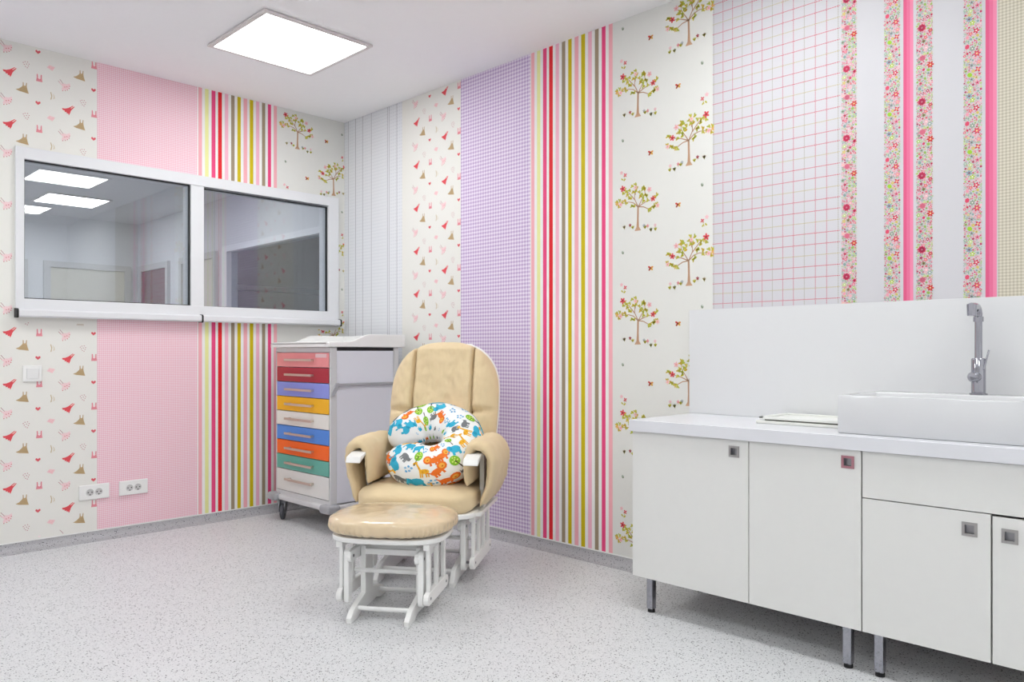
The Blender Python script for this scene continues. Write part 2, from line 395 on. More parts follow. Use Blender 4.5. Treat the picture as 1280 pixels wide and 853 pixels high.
def floral(pr, u0, u1, seed, zoff, z0, z1, feature):
    rnd = random.Random(seed); per = .268
    cols = ['#e0426b', '#ee7f9b', '#d63a5c', '#f2a3b4', '#a9cf58', '#c3dc8c', '#8fa9a6', '#e8657f', '#d9c36a', '#9cc063', '#f4b9c4', '#c74a6a', '#93b49a']
    items = [(f[0], f[1], f[2], f[3], f[4]) for f in feature]
    tries = 0; w = u1-u0
    while len(items) < 330 and tries < 16000:
        tries += 1
        r = rnd.choice((.0030, .0036, .0044, .0052, .0065, .0078)) if tries < 900 else rnd.choice((.0017, .0022, .0028))
        x = rnd.uniform(r*.7, w-r*.7); y = rnd.uniform(0, per)
        if all(math.hypot(x-i[0], min(abs(y-i[1]), per-abs(y-i[1]))) > (r+i[2])*.86 for i in items):
            items.append((x, y, r, rnd.choice(cols), rnd.choice((0, 5, 5, 6))))
    for k in range(-1, 12):
        for x, y, r, c, n in items:
            z = zoff+y+k*per
            if z < z0 or z > z1: continue
            if n == 0: pr.disc(u0+x, z, r*.9, r*.75, c, x*900, 6)
            elif n >= 8: 
                pr.flower(u0+x, z, r*1.05, c, '#f07f9c', n, .1)
            else: pr.flower(u0+x, z, r*1.05, c, ('#f7d9a0', '#fff4ee', '#8e2d4a')[int(x*1e5) % 3], n, x*500)
FULL = [(0, None, COV, H)]
# left wall strips, left edge x and width
def cut(x0, x1):
    """the part of a left-wall strip that is not window"""
    r = []; a, b = max(x0, WX0), min(x1, WX1)
    if a >= b: return [(0, x1-x0, COV, H)]
    if x0 < a: r.append((0, a-x0, COV, H))
    if b < x1: r.append((b-x0, x1-x0, COV, H))
    r += [(a-x0, b-x0, COV, WZ0), (a-x0, b-x0, WZ1, H)]
    return r
M_DRESS = mat('cream_paper', '#edebe6', .6, noise_amt=.01, spec=.3)
M_TREEP = mat('ivory_paper', '#e3e2de', .6, noise_amt=.01, spec=.3)
M_PINKG = gingham('pink_gingham', .0104, '#fbe9ee', '#f6ced9', '#efb2c3')
M_PURPG = gingham('purple_gingham', .0207, '#f2e8f5', '#dccae6', '#c0a5cf')
M_BEIGEG = gingham('beige_gingham', .0108, '#dcd6c8', '#cdc5b3', '#b9b2a0')
LD0, LD1, LP1, LS1 = -2.158, -1.603, -1.043, -.518
s = strip_obj(wall_left, 'L', LD0, LD1-LD0, cut(LD0, LD1), M_DRESS, 'cream wallpaper strip printed with small dresses left of the pink gingham')
hole = lambda a0: [(WX0-a0-.012, WX1-a0+.012, WZ0-.03, WZ1+.008)]
dress_paper(LD1-LD0, 0, H).build('printed_dresses', 'L', LD0, s, LD1-LD0, hole(LD0))
strip_obj(wall_left, 'L', LD1, LP1-LD1, cut(LD1, LP1), M_PINKG, 'pink gingham wallpaper strip under and over the window')
strip_obj(wall_left, 'L', LP1, LS1-LP1, cut(LP1, LS1), stripes('stripe_paper_window', LS1-LP1), 'multicoloured striped wallpaper strip under and over the window')
s = strip_obj(wall_left, 'L', LS1, -LS1, cut(LS1, 0), M_TREEP, 'ivory wallpaper strip printed with small trees beside the window')
tree_paper(-LS1, 2.40, 2.129, H).build('printed_trees', 'L', LS1, s, -LS1-.002, hole(LS1))
# further left, out of the frame, the rolls go on
strip_obj(wall_left, 'L', LD0-.557, .557, [(0, .557, COV, H)], M_PURPG, 'purple gingham wallpaper strip at the far left of the window wall')
# right wall strips (left edge y as seen from the room)
RB = [0, -.662, -1.230, -1.793, -2.346, -2.894, -3.449, -3.982, -4.54]
def rstrip(i, m, label): return strip_obj(wall_right, 'R', RB[i], RB[i]-RB[i+1], [(0, RB[i]-RB[i+1], COV, H)], m, label)
rstrip(0, dotted_paper(), 'pale wallpaper strip with thin grey dotted lines in the corner')
s = rstrip(1, M_DRESS, 'cream wallpaper strip printed with small dresses left of the purple gingham')
dress_paper(RB[1]-RB[2], 2.615-1.006, H).build('printed_dresses', 'R', RB[1], s, RB[1]-RB[2])
rstrip(2, M_PURPG, 'purple gingham wallpaper strip behind the glider chair')
rstrip(3, stripes('stripe_paper_long', RB[3]-RB[4]), 'tall multicoloured striped wallpaper strip on the right wall')
s = rstrip(4, M_TREEP, 'ivory wallpaper strip printed with small trees above the cabinet end')
tree_paper(RB[4]-RB[5], 1.0795, 1.342, H).build('printed_trees', 'R', RB[4], s, RB[4]-RB[5]+.012)
rstrip(5, grid_paper(), 'white wallpaper strip with a dotted pink and tan grid')
M_FLW = mat('floral_ground', '#d1cfd4', .6, noise_amt=.01, spec=.3)
s = rstrip(6, M_FLW, 'white wallpaper strip with floral bands and pink stripes')
pr = Print(); B = RB[6]
FA = [(.020, .200, .0135, '#e4426a', 9), (.022, .09, .0115, '#ef8098', 8), (.048, .06, .0115, '#d8433f', 6), (.046, .17, .0075, '#e26a8c', 5), (.046, .115, .0085, '#9db5ae', 6), (.026, .15, .007, '#8a8f5c', 6)]
FB = [(.040, .18, .010, '#d93a56', 5), (.042, .10, .0115, '#e0566a', 6), (.012, .13, .010, '#e5506e', 0), (.018, .225, .010, '#93aab8', 6), (.020, .03, .0105, '#a6d23c', 0), (.045, .045, .010, '#dc3f5a', 4), (.028, .12, .0085, '#8fa58f', 6), (.048, .07, .0085, '#ef95a8', 6), (.028, .21, .009, '#b9d24a', 5)]
ZT = H
floral(pr, (-3.454-B)*-1, (-3.513-B)*-1, 3, .06, .06, ZT, FA)
floral(pr, (-3.612-B)*-1, (-3.670-B)*-1, 8, .02, .06, ZT, FB)
floral(pr, (-3.723-B)*-1, (-3.780-B)*-1, 3, .14, .06, ZT, FA)
floral(pr, (-3.877-B)*-1, (-3.935-B)*-1, 8, .10, .06, ZT, FB)
for a, b in ((-3.680, -3.714), (-3.945, -3.979)):
    a, b = B-a, B-b; t = (b-a)/3
    for i, c in enumerate(('#e25f8a', '#e7729a', '#ee8aac')): pr.poly([(a+i*t, COV+.009), (a+(i+1)*t, COV+.009), (a+(i+1)*t, H-.003), (a+i*t, H-.003)], c)
pr.build('printed_flowers', 'R', B, s, RB[6]-RB[7])
rstrip(7, M_BEIGEG, 'beige gingham wallpaper strip at the right edge')

# ------------------------------------------------------------------ window_1 between the rooms
win = bpy.data.objects.new('window_1', None); COL.objects.link(win); win.location = (-1.03, 0, WZ0); struct(win)
win['label'] = 'wide white aluminium sliding window into the next room'
wo = neg(win.location)
FX0, FX1, FZ0, FZ1 = -1.998, -.060, 1.258, 2.110
P1 = (-1.959, -1.089, 1.320, 2.047); P2 = (-1.009, -.142, 1.317, 2.040)
f = G()
fy0, fy1 = -.022, .10
f.box(FX0, P1[0], fy0, fy1, FZ0, FZ1, .002); f.box(P2[1], FX1, fy0, fy1, FZ0, FZ1, .002)
f.box(P1[0]-.002, P2[1]+.002, fy0, fy1, P1[3], FZ1, .002); f.box(P1[0]-.002, P2[1]+.002, fy0, fy1, FZ0, P1[2], .002)
f.box(P1[1], P2[0], fy0+.004, fy1, P1[2]-.002, P1[3]+.002, .002)
f.obj('window_frame', M_ALU, win, offset=wo)
M_GLASS = glass_mat('window_glass', (.93, .955, .975, 1), 2.05)
for p in (P1, P2):
    G().box(p[0]-.004, p[1]+.004, .018, .024, p[2]-.004, p[3]+.004).obj('glass_pane', M_GLASS, win, offset=wo)
    g = G(); t = .005
    for a in ((p[0], p[1], p[3]-t, p[3]), (p[0], p[1], p[2], p[2]+t), (p[0], p[0]+t, p[2], p[3]), (p[1]-t, p[1], p[2], p[3])):
        g.box(a[0], a[1], -.005, .017, a[2], a[3])
    g.obj('gasket', M_BLACK, win, offset=wo)
for a, b, d in ((-1.995, -1.033, .052), (-1.027, -.062, .052)):
    r = G().prism([(-.022, 1.224), (-.046, 1.222), (-d, 1.230), (-d, 1.256), (-.044, 1.263), (0, 1.267), (0, 1.224)], 'x', a, b, .0012).obj('sill_rail', M_ALU, win, offset=wo)
    e = b if b > -.5 else b
    G().prism([(-.020, 1.220), (-.047, 1.218), (-d-.003, 1.227), (-d-.003, 1.259), (-.044, 1.267), (0, 1.269), (0, 1.220)], 'x', e-.004, e+.006).obj('end_cap', M_BLACK, r)
    if a < -1.5: G().prism([(-.020, 1.220), (-.047, 1.218), (-d-.003, 1.227), (-d-.003, 1.259), (-.044, 1.267), (0, 1.269), (0, 1.220)], 'x', a-.006, a+.004).obj('end_cap', M_BLACK, r)
for o in bpy.data.objects:
    if o.name.startswith('end_cap'):
        for v in o.data.vertices: v.co += Vector(wo)

# ------------------------------------------------------------------ the next room, seen through the glass
NX, NY = .6, 5.58
struct(G().box(-3.2, NX, T, NY, -.1, 0).obj('floor_next_room', M_FLOOR))
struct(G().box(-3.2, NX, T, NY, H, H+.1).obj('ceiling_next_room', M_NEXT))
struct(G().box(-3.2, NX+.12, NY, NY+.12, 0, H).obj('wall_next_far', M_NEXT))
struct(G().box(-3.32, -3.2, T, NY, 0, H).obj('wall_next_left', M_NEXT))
W2 = (.42, 3.19, 1.30, 2.14)   # window in the side wall: y0 y1 z0 z1
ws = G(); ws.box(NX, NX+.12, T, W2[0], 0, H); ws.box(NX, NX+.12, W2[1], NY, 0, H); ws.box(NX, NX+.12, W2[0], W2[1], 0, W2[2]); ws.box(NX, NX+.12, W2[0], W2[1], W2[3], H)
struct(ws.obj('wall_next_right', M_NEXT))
w2 = bpy.data.objects.new('window_2', None); COL.objects.link(w2); struct(w2); w2.location = (NX, (W2[0]+W2[1])/2, W2[2])
g = G(); t = .06
for a in ((W2[0], W2[1], W2[3]-t, W2[3]), (W2[0], W2[1], W2[2], W2[2]+t), (W2[0], W2[0]+t, W2[2]+t, W2[3]-t), (W2[1]-t*2, W2[1], W2[2]+t, W2[3]-t)): g.box(NX-.02, NX+.1, a[0], a[1], a[2], a[3])
g.obj('window_frame', M_ALU, w2, offset=neg(w2.location))
G().box(NX+.03, NX+.036, W2[0]+.05, W2[1]-.11, W2[2]+.05, W2[3]-.05).obj('glass_pane', glass_mat('dark_glass', (.80, .86, .88, 1), 1.35), w2, offset=neg(w2.location))
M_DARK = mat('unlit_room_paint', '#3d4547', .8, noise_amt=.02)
d = G(); d.box(NX+.12, 3.0, -.2, -.1, 0, H); d.box(NX+.12, 3.0, 4.4, 4.5, 0, H); d.box(3.0, 3.1, -.2, 4.5, 0, H); d.box(NX+.12, 3.1, -.2, 4.5, H, H+.1); d.box(NX+.12, 3.1, -.2, 4.5, -.1, 0)
struct(d.obj('wall_dark_room', M_DARK))
struct(G().box(NX+.125, 2.995, 4.30, 4.395, 1.80, 1.86).obj('trim_1', mat('shelf_grey', '#e4e5e6', .5)))
M_FRAME = mat('door_frame_grey', '#c4c4c6', .5, noise_amt=.01); M_DOORC = mat('cream_door', '#d2cfc4', .5, noise_amt=.01); M_DOORR = mat('plum_door', '#7a5a66', .5, noise_amt=.02)
def door(name, along, a0, a1, ztop, m, label, fw=.07):
    e = bpy.data.objects.new(name, None); COL.objects.link(e); struct(e); e['label'] = label
    e.location = ((a0+a1)/2, NY, 0) if along == 'x' else (NX, (a0+a1)/2, 0)
    def B(u0, u1, d0, d1, z0, z1, g): 
        if along == 'x': g.box(u0, u1, NY-d1, NY-d0, z0, z1)
        else: g.box(NX-d1, NX-d0, u0, u1, z0, z1)
    g = G(); B(a0, a0+fw, .001, .035, 0, ztop, g); B(a1-fw, a1, .001, .035, 0, ztop, g); B(a0+fw, a1-fw, .001, .035, ztop-fw, ztop, g)
    g.obj('door_frame', M_FRAME, e, offset=neg(e.location))
    g = G(); B(a0+fw, a1-fw, .001, .012, .01, ztop-fw, g); g.obj('door_leaf', m, e, offset=neg(e.location))
    g = G(); B(a0+fw+.05, a0+fw+.17, .05, .065, 1.03, 1.05, g); B(a0+fw+.05, a0+fw+.07, .012, .06, 1.03, 1.05, g); g.obj('door_handle', M_STEEL, e, offset=neg(e.location))
door('door_1', 'x', -.46, .50, 2.11, M_DOORC, 'cream door in a grey frame in the next room')
door('door_2', 'y', 4.57, 5.51, 2.11, M_DOORR, 'dark plum door in a grey frame in the next room')
door('door_3', 'y', 3.31, 4.25, 2.11, M_DOORC, 'cream door beside the side window of the next room')
door('door_4', 'x', -1.56, -.62, 2.11, M_FRAME, 'grey door at the left of the next room')

# ------------------------------------------------------------------ ceiling lights
M_DIFF = mat('panel_diffuser', '#fbfffd', .5, emit=PANEL_LE)
M_DIFN = mat('panel_diffuser_next', '#fbfdff', .5, emit=NEXT_LE)
M_PFR = mat('panel_frame', '#e2dcdc', .4, noise_amt=0)
def ceiling_light(loc, label, m, group=None):
    t = thing('ceiling_light', label, 'light', (loc[0], loc[1], H-.001), 0, group)
    g = G(); a, b = .305, .282
    for q in ((-a, a, -a, -b), (-a, a, b, a), (-a, -b, -b, b), (b, a, -b, b)): g.box(q[0], q[1], q[2], q[3], -.013, -.002)
    g.obj('frame', M_PFR, t)
    G().box(-b, b, -b, b, -.008, -.004).obj('diffuser', m, t)
    G().box(-.298, .298, -.298, .298, -.002, 0).obj('gap_shadow', M_BLACK, t)  # black sheet painting the shadow line between frame and ceiling
    return t
LG = 'ceiling light panels of this room'
ceiling_light((-.978, -.99), 'square white glowing ceiling panel above the glider chair', M_DIFF, LG)
ceiling_light((-.85, -3.27), 'square ceiling panel mirrored large and bluish at top of the window', M_DIFF, LG)
ceiling_light((-.80, -5.25), 'square ceiling panel mirrored cut off at the window left edge', M_DIFF, LG)
for y, n in ((-.99, 'near the window wall'), (-3.27, 'in the middle of the row'), (-5.25, 'farthest from the window wall')):
    ceiling_light((-3.05, y), 'square ceiling panel in the row outside the photo, '+n, M_DIFF, LG)
for x, y, n in ((-.49, 2.0, 'above the shared window'), (-2.5, 2.0, 'near left corner'), (-2.5, 4.41, 'far left corner')):
    ceiling_light((x, y), 'added unseen ceiling panel brightening the next room, '+n, M_DIFN, 'added light panels of the next room')  # out-of-view panels, added to brighten the next room
ceiling_light((-.49, 4.41), 'bright framed ceiling panel of the next room seen through the glass', M_DIFN)

# ------------------------------------------------------------------ switch and sockets
sw = thing('light_switch', 'square white light switch on the dress wallpaper', 'switch', (-1.919, -.0016, .928))
G().box(-.0435, .0435, -.010, 0, -.0425, .0425, .003).obj('plate', M_SOCK, sw)
G().box(-.028, .028, -.015, -.009, -.028, .028, .002).obj('rocker', mat('rocker_white', '#ecebeb', .3, noise_amt=0), sw)
def socket(x, z, label):
    t = thing('wall_socket', label, 'socket', (x, -.0016, z), 0, 'double sockets under the window')
    G().box(-.078, .078, -.011, 0, -.041, .041, .004).obj('plate', M_SOCK, t)
    for i, dx in enumerate((-.023, .022)):
        # round recess: a ring with a sunken cup
        g = G(); n = 20
        def F(k, j): r_, y_ = ((.0215, -.0111), (.0205, -.0135), (.019, -.0135), (.0182, -.0112))[j]; a = 2*PI*k/n; return (dx+r_*math.cos(a), y_, r_*math.sin(a))
        g.grid(F, n, 4, True); g.obj('socket_ring', M_SOCK, t, smooth=40)
        g = G(); g.tube([(dx, -.0112, 0), (dx, -.0118, 0)], .0185, 20); w_ = g.obj('socket_well', mat('socket_well_grey', '#c9c7c7', .4, noise_amt=0), t)
        for hx, hz in ((-.0095, 0), (.0095, 0), (0, -.0135)):
            G().tube([(dx+hx, -.0117, hz), (dx+hx, -.0123, hz)], .0034, 8).obj('pin_hole', M_BLACK, w_)
socket(-1.620, .268, 'white double wall socket straddling dress and pink wallpaper')
socket(-1.413, .268, 'white double wall socket on the pink gingham wallpaper')

# ------------------------------------------------------------------ changing trolley in the corner
TX0, TX1, TY0, TY1 = -.63, -.15, -.82, -.197
tr = thing('changing_trolley', 'white changing trolley with nine coloured drawers in the corner', 'trolley', (-.39, -.51, 0))
to = neg(tr.location)
ZB, ZT_ = .165, 1.068
G().box(TX0+.03, TX1-.01, TY0+.012, TY1-.012, ZB, 1.05).obj('body', M_TROL, tr, offset=to)
for x0, x1, y0, y1 in ((TX0, TX0+.044, TY0, TY0+.012), (TX0, TX0+.044, TY1-.012, TY1), (TX1-.032, TX1, TY0, TY0+.012), (TX1-.032, TX1, TY1-.012, TY1)):
    G().box(x0, x1, y0, y1, ZB-.01, ZT_, .003).obj('corner_post', M_LGREY, tr, offset=to)
G().box(TX0, TX0+.03, TY0+.010, TY1-.010, 1.040, ZT_, .001).obj('top_rail', M_LGREY, tr, offset=to)
G().box(TX0, TX0+.03, TY0+.010, TY1-.010, ZB-.01, .186, .001).obj('bottom_rail', M_LGREY, tr, offset=to)
G().box(TX0+.046, TX1-.034, TY0+.006, TY0+.013, .17, 1.048).obj('side_panel', M_TROL, tr, offset=to)
G().box(TX0+.046, TX1-.034, TY0+.0065, TY0+.0125, 1.048, 1.068).obj('slot', M_BLACK, tr, offset=to)
# side rail with its bracket
G().box(TX0+.046, TX1-.030, TY0-.018, TY0-.002, .842, .860, .004).obj('side_rail', M_GREY, tr, offset=to)
G().prism([(TX0+.004, .79), (TX0+.020, .79), (TX0+.052, .842), (TX0+.052, .862), (TX0+.034, .862), (TX0+.004, .81)], 'y', TY0-.014, TY0, .002).obj('rail_bracket', M_GREY, tr, offset=to)
cols = ['#f79a9c', '#b11f36', '#8f9bea', '#ffbe08', '#f2f0ea', '#4f8fe6', '#ff6a0c', '#63b3a4', '#e8e7e4']
zs = [1.038-.0895*i for i in range(9)]+[.187]
DY0, DY1 = TY0+.016, TY1-.016
for i, c in enumerate(cols):
    z1, z0 = zs[i], zs[i+1]
    dr = G().box(TX0-.002, TX0+.028, DY0, DY1, z0+.0028, z1-.0015, .0015).obj('drawer', mat('drawer_'+c[1:], c, .32, noise_amt=.015), tr, offset=to)
    dr['label'] = ['salmon pink', 'dark red', 'lavender blue', 'yellow', 'cream white', 'blue', 'orange', 'teal green', 'tall pale grey'][i]+' drawer front'
    hz = (z0+z1)/2+(.0 if i < 8 else .012); yc = (DY0+DY1)/2
    g = G(); g.box(TX0-.034, TX0-.026, yc-.155, yc+.155, hz-.007, hz+.007, .002)
    for e in (-.13, .13): g.box(TX0-.028, TX0-.002, yc+e-.006, yc+e+.006, hz-.006, hz+.006)
    g.obj('handle', M_STEEL, dr, offset=to)
G().box(TX0-.0028, TX0-.0018, DY0+.02, DY0+.14, 1.008, 1.030).obj('name_sticker', mat('sticker', '#f3cfd2', .4), tr, offset=to)
# moulded changing tray with raised sides
def side_profile(up):
    p = [(TX0-.025, 1.070), (TX0-.025, 1.092), (TX0-.018, 1.098)]
    p += [(-.525+.165*t, 1.100+up*(1-math.cos(PI*t))/2) for t in [i/8 for i in range(9)]]
    return p+[(TX1+.030, 1.100+up), (TX1+.034, 1.097+up), (TX1+.034, 1.070)]
g = G()
g.prism(side_profile(.046), 'y', TY0-.022, TY0, .003); g.prism(side_profile(.046), 'y', TY1, TY1+.022, .003)
g.box(TX0-.025, TX1+.034, TY0-.001, TY1+.001, 1.070, 1.092); g.box(TX1+.012, TX1+.034, TY0, TY1, 1.09, 1.146, .003)
g.box(TX0-.025, TX0-.005, TY0, TY1, 1.085, 1.1, .003)
g.obj('top_tray', M_WHITE, tr, offset=to)
g = G(); g.box(TX0-.016, TX1+.012, TY0-.020, TY1+.016, .125, .160, .012)
g.obj('base_bumper', M_LGREY, tr, offset=to)
for x in (TX0-.002, TX1-.02):
    for y in (TY0+.01, TY1-.01):
        G().box(x-.04, x+.05, y-.05, y+.05, .118, .168, .016, 3).obj('bumper_corner', M_GREY, tr, offset=to)
CAST = math.radians(50)
def caster(cx_, cy_):
    x = y = 0; g = G(); n = 22; R_ = .052
    prof = [(-.012, .018), (-.012, .046), (-.009, .0515), (0, .053), (.009, .0515), (.012, .046), (.012, .018)]
    def F(k, j): a = 2*PI*k/n; q = prof[j]; return (x+q[1]*math.cos(a), y+q[0], .053+q[1]*math.sin(a))
    vv, ff = g.grid(F, n, len(prof), True); g.bm.faces.new(vv[0]); g.bm.faces.new(vv[-1])
    bmesh.ops.recalc_face_normals(g.bm, faces=g.bm.faces)
    wh = g.obj('wheel', mat('caster_rubber', '#4a4b52', .45, noise_amt=.02), tr, smooth=40)
    wh.location = (cx_+to[0], cy_+to[1], 0); wh.rotation_euler = (0, 0, CAST)
    g = G(); g.tube([(x, y-.013, .053), (x, y+.013, .053)], .018, 14); g.obj('wheel_hub', M_GREY, wh)
    g = G(); g.prism([(x-.035, .122), (x-.05, .085), (x-.02, .05), (x+.012, .05), (x+.04, .09), (x+.04, .122)], 'y', y+.014, y+.021)
    g.prism([(x-.035, .122), (x-.05, .085), (x-.02, .05), (x+.012, .05), (x+.04, .09), (x+.04, .122)], 'y', y-.021, y-.014)
    g.tube([(x, y, .10), (x, y, .125)], .022, 12); fk = g.obj('caster_fork', mat('caster_grey', '#7b7c83', .4), tr); fk.location = wh.location; fk.rotation_euler = wh.rotation_euler
for x in (TX0+.015, TX1-.05):
    for y in (TY0+.02, TY1-.060): caster(x+(.03 if y < -.6 and x < -.4 else 0), y)

# ------------------------------------------------------------------ base cabinets, worktop, sink
CX = -.472                      # door face plane
M_CUP = mat('handle_cup', '#8d8c90', .3, 1, noise_amt=.03); M_PLATE = mat('handle_plate', '#a9a6a5', .28, 1, noise_amt=.04)
M_PLATEP = mat('handle_plate_reflection', '#b3808a', .3, 1, noise_amt=.05)  # pink reflection on one pull, painted into the plate colour
M_EDGE = mat('gap_shadow_carcass', '#b9b4ad', .6)
def front(parent, kind, y0, y1, z0, z1, hy=None, hz=None, plate=None, off=(0, 0, 0)):
    """door/drawer front between y0>y1; square recessed pull centred at hy,hz"""
    g = G(); x0, x1 = CX, CX+.018
    a, b = y1+.0016, y0-.0016
    if hy is None: return g.box(x0, x1, a, b, z0, z1, .001).obj(kind, M_LAM, parent, offset=off)
    h = .015
    for q in ((a, hy-h, z0, z1), (hy+h, b, z0, z1), (hy-h, hy+h, z0, hz-h), (hy-h, hy+h, hz+h, z1)): g.box(x0, x1, q[0], q[1], q[2], q[3])
    bmesh.ops.remove_doubles(g.bm, verts=g.bm.verts, dist=1e-6)
    d = g.obj(kind, M_LAM, parent, offset=off)
    g = G(); p, i = .0205, .0125
    for q in ((-p, p, i, p), (-p, p, -p, -i), (-p, -i, -i, i), (i, p, -i, i)): g.box(x0-.003, x0-.0002, hy+q[0], hy+q[1], hz+q[2], hz+q[3])
    pl = g.obj('handle', plate or M_PLATE, d, offset=off)
    g = G(); g.box(x0+.011, x0+.0135, hy-i, hy+i, hz-i, hz+i)
    for q in ((-h, -i, -h, h), (i, h, -h, h), (-i, i, -h, -i), (-i, i, i, h)): g.box(x0, x0+.013, hy+q[0]*.99, hy+q[1]*.99, hz+q[2]*.99, hz+q[3]*.99)
    tag(g.obj('handle', M_CUP, d, offset=off), 'recessed metal cup of the pull').name = 'handle_cup'
    return d
def legs(parent, ys, xs, off):
    for y in ys:
        for x in xs:
            l = G().box(x-.0135, x+.0135, y-.0135, y+.0135, .014, .141, .001).obj('leg', M_CHR, parent, offset=off)
            g = G(); g.tube([(x, y, .010), (x, y, .0145)], .009, 12); g.tube([(x, y, 0), (x, y, .011)], .0145, 14); g.obj('leg_foot', M_BLACK, l, offset=off)
def carcass(parent, y0, y1, off):
    g = G(); x0, x1 = CX+.020, -.015; t = .016; z0, z1 = .141, .722
    g.box(x0, x1, y0-t, y0, z0, z1); g.box(x0, x1, y1, y1+t, z0, z1); g.box(x0, x1, y1+t, y0-t, z0, z0+t); g.box(x0, x1, y1+t, y0-t, z1-t, z1); g.box(x1-.006, x1, y1+t, y0-t, z0+t, z1-t)
    g.obj('body', M_LAM, parent, offset=off)
Z0D, Z1D = .139, .720
ca = thing('base_cabinet', 'white two-door base cabinet at the free end of the worktop', 'cabinet', (-.24, -3.255, 0), group='base cabinets under the worktop'); o_ = neg(ca.location)
carcass(ca, -2.806, -3.703, o_)
front(ca, 'door', -2.804, -3.312, Z0D, Z1D, -3.2545, .6785, off=o_); front(ca, 'door', -3.312, -3.705, Z0D, Z1D, -3.6615, .681, M_PLATEP, off=o_)
legs(ca, (-2.875, -3.652), (-.442, -.07), o_)
cb = thing('base_cabinet', 'white base cabinet with drawer panel below the sink', 'cabinet', (-.24, -4.16, 0), group='base cabinets under the worktop'); o_ = neg(cb.location)
carcass(cb, -3.708, -4.606, o_)
front(cb, 'drawer_front', -3.706, -4.608, .572, Z1D, off=o_)
front(cb, 'door', -3.706, -4.070, Z0D, .569, -4.0145, .518, off=o_); front(cb, 'door', -4.072, -4.608, Z0D, .565, -4.1165, .5135, off=o_)
legs(cb, (-3.752, -4.56), (-.442, -.07), o_)
tag(G().box(-.488, -.0025, -4.62, -2.797, .7225, .768, .0015).obj('worktop', M_TOP), 'white laminate worktop running along the right wall', 'worktop')
tag(G().box(-.018, -.006, -4.62, -2.786, .7685, 1.228, .0012).obj('backsplash', mat('backsplash_panel', '#dfdfe1', .3, noise_amt=.008)), 'plain white splashback panel above the worktop', 'panel')
sk = thing('wash_basin', 'rectangular white ceramic basin standing on the worktop', 'sink', (-.22, -3.95, .7685)); o_ = neg(sk.location)
SX0, SX1, SY0, SY1, SZ0, SZ1 = -.418, -.018, -4.32, -3.606, .7685, .897
g = G()
outer = [(SX0, SY0), (SX1, SY0), (SX1, SY1), (SX0, SY1)]
inn = [(SX0+.022, SY0+.022), (SX1-.115, SY0+.022), (SX1-.115, SY1-.022), (SX0+.022, SY1-.022)]
bot = [(SX0+.045, SY0+.05), (SX1-.14, SY0+.05), (SX1-.14, SY1-.05), (SX0+.045, SY1-.05)]
L0 = [g.bm.verts.new((x, y, SZ0)) for x, y in outer]; L1 = [g.bm.verts.new((x, y, SZ1)) for x, y in outer]
L2 = [g.bm.verts.new((x, y, SZ1)) for x, y in inn]; L3 = [g.bm.verts.new((x, y, SZ0+.03)) for x, y in bot]
g.bm.faces.new(L0); g.bm.faces.new(L3)
for A, B_ in ((L0, L1), (L1, L2), (L2, L3)):
    for i in range(4): g.bm.faces.new((A[i], A[(i+1) % 4], B_[(i+1) % 4], B_[i]))
bmesh.ops.recalc_face_normals(g.bm, faces=g.bm.faces)
bmesh.ops.bevel(g.bm, geom=list(g.bm.edges), offset=.004, segments=2, affect='EDGES', profile=.5)
g.obj('basin', M_CER, sk, smooth=35, offset=o_)
g = G(); g.tube([(-.27, -3.96, SZ0+.0305), (-.27, -3.96, SZ0+.034)], .028, 20); g.obj('drain', M_CHR, sk, offset=o_)
fx_, fy_ = -.086, -3.944
fa = thing('faucet', 'tall chrome swivel tap at the back of the basin', 'faucet', (fx_, fy_, SZ1+.0005))
G().tube([(0, 0, 0), (0, 0, .005)], .027, 24).obj('base_flange', M_CHR, fa, smooth=40)
G().tube([(0, 0, .005), (0, 0, .118), (0, 0, .122)], [.0215, .0215, .019], 24).obj('body', M_CHR, fa, smooth=40)
npts = [(0, 0, .12), (0, 0, .26)]+[(-.028*(1-math.cos(a)), 0, .26+.034*math.sin(a)) for a in [i*PI/2/6 for i in range(1, 7)]]+[(-.05, 0, .294), (-.085, .0, .292)]
G().tube(npts, [.0115, .0115]+[.0125]*6+[.0135, .0135], 18).obj('spout', M_CHR, fa, smooth=50)
G().tube([(-.078, 0, .300), (-.080, 0, .262)], [.0155, .0135], 18).obj('spout_nozzle', M_CHR, fa, smooth=50)
G().tube([(0, 0, .245), (0, 0, .262)], .0155, 18).obj('collar', M_CHR, fa, smooth=50)
kb = G().tube([(-.018, .0, .060), (-.055, .004, .060), (-.06, .004, .060)], [.0145, .0165, .013], 18).obj('mixer_knob', M_CHR, fa, smooth=50)
G().tube([(-.01, -.018, .085), (.004, -.03, .15)], [.0035, .0025], 8).obj('lever', M_CHR, fa, smooth=50)
tb = thing('shallow_box', 'flat white plastic tray with raised lid left of the basin', 'tray', (-.16, -3.40, .7685)); o_ = neg(tb.location)
G().box(-.27, -.03, -3.575, -3.235, .7685, .779, .002).obj('tray_base', mat('frosted_plastic', '#e9e9e4', .25, noise_amt=.01), tb, offset=o_)
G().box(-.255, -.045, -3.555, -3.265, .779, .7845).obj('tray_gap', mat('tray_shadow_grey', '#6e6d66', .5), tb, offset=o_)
g = G(); g.box(-.262, -.035, -3.57, -3.245, .7845, .788, .0008)
for q in ((-.262, -.035, -3.57, -3.553), (-.262, -.035, -3.262, -3.245), (-.262, -.245, -3.57, -3.245), (-.052, -.035, -3.57, -3.245)): g.box(q[0], q[1], q[2], q[3], .788, .7945, .0015)
g.obj('tray_lid', mat('tray_lid_white', '#f2f2ee', .3, noise_amt=.01), tb, offset=o_)

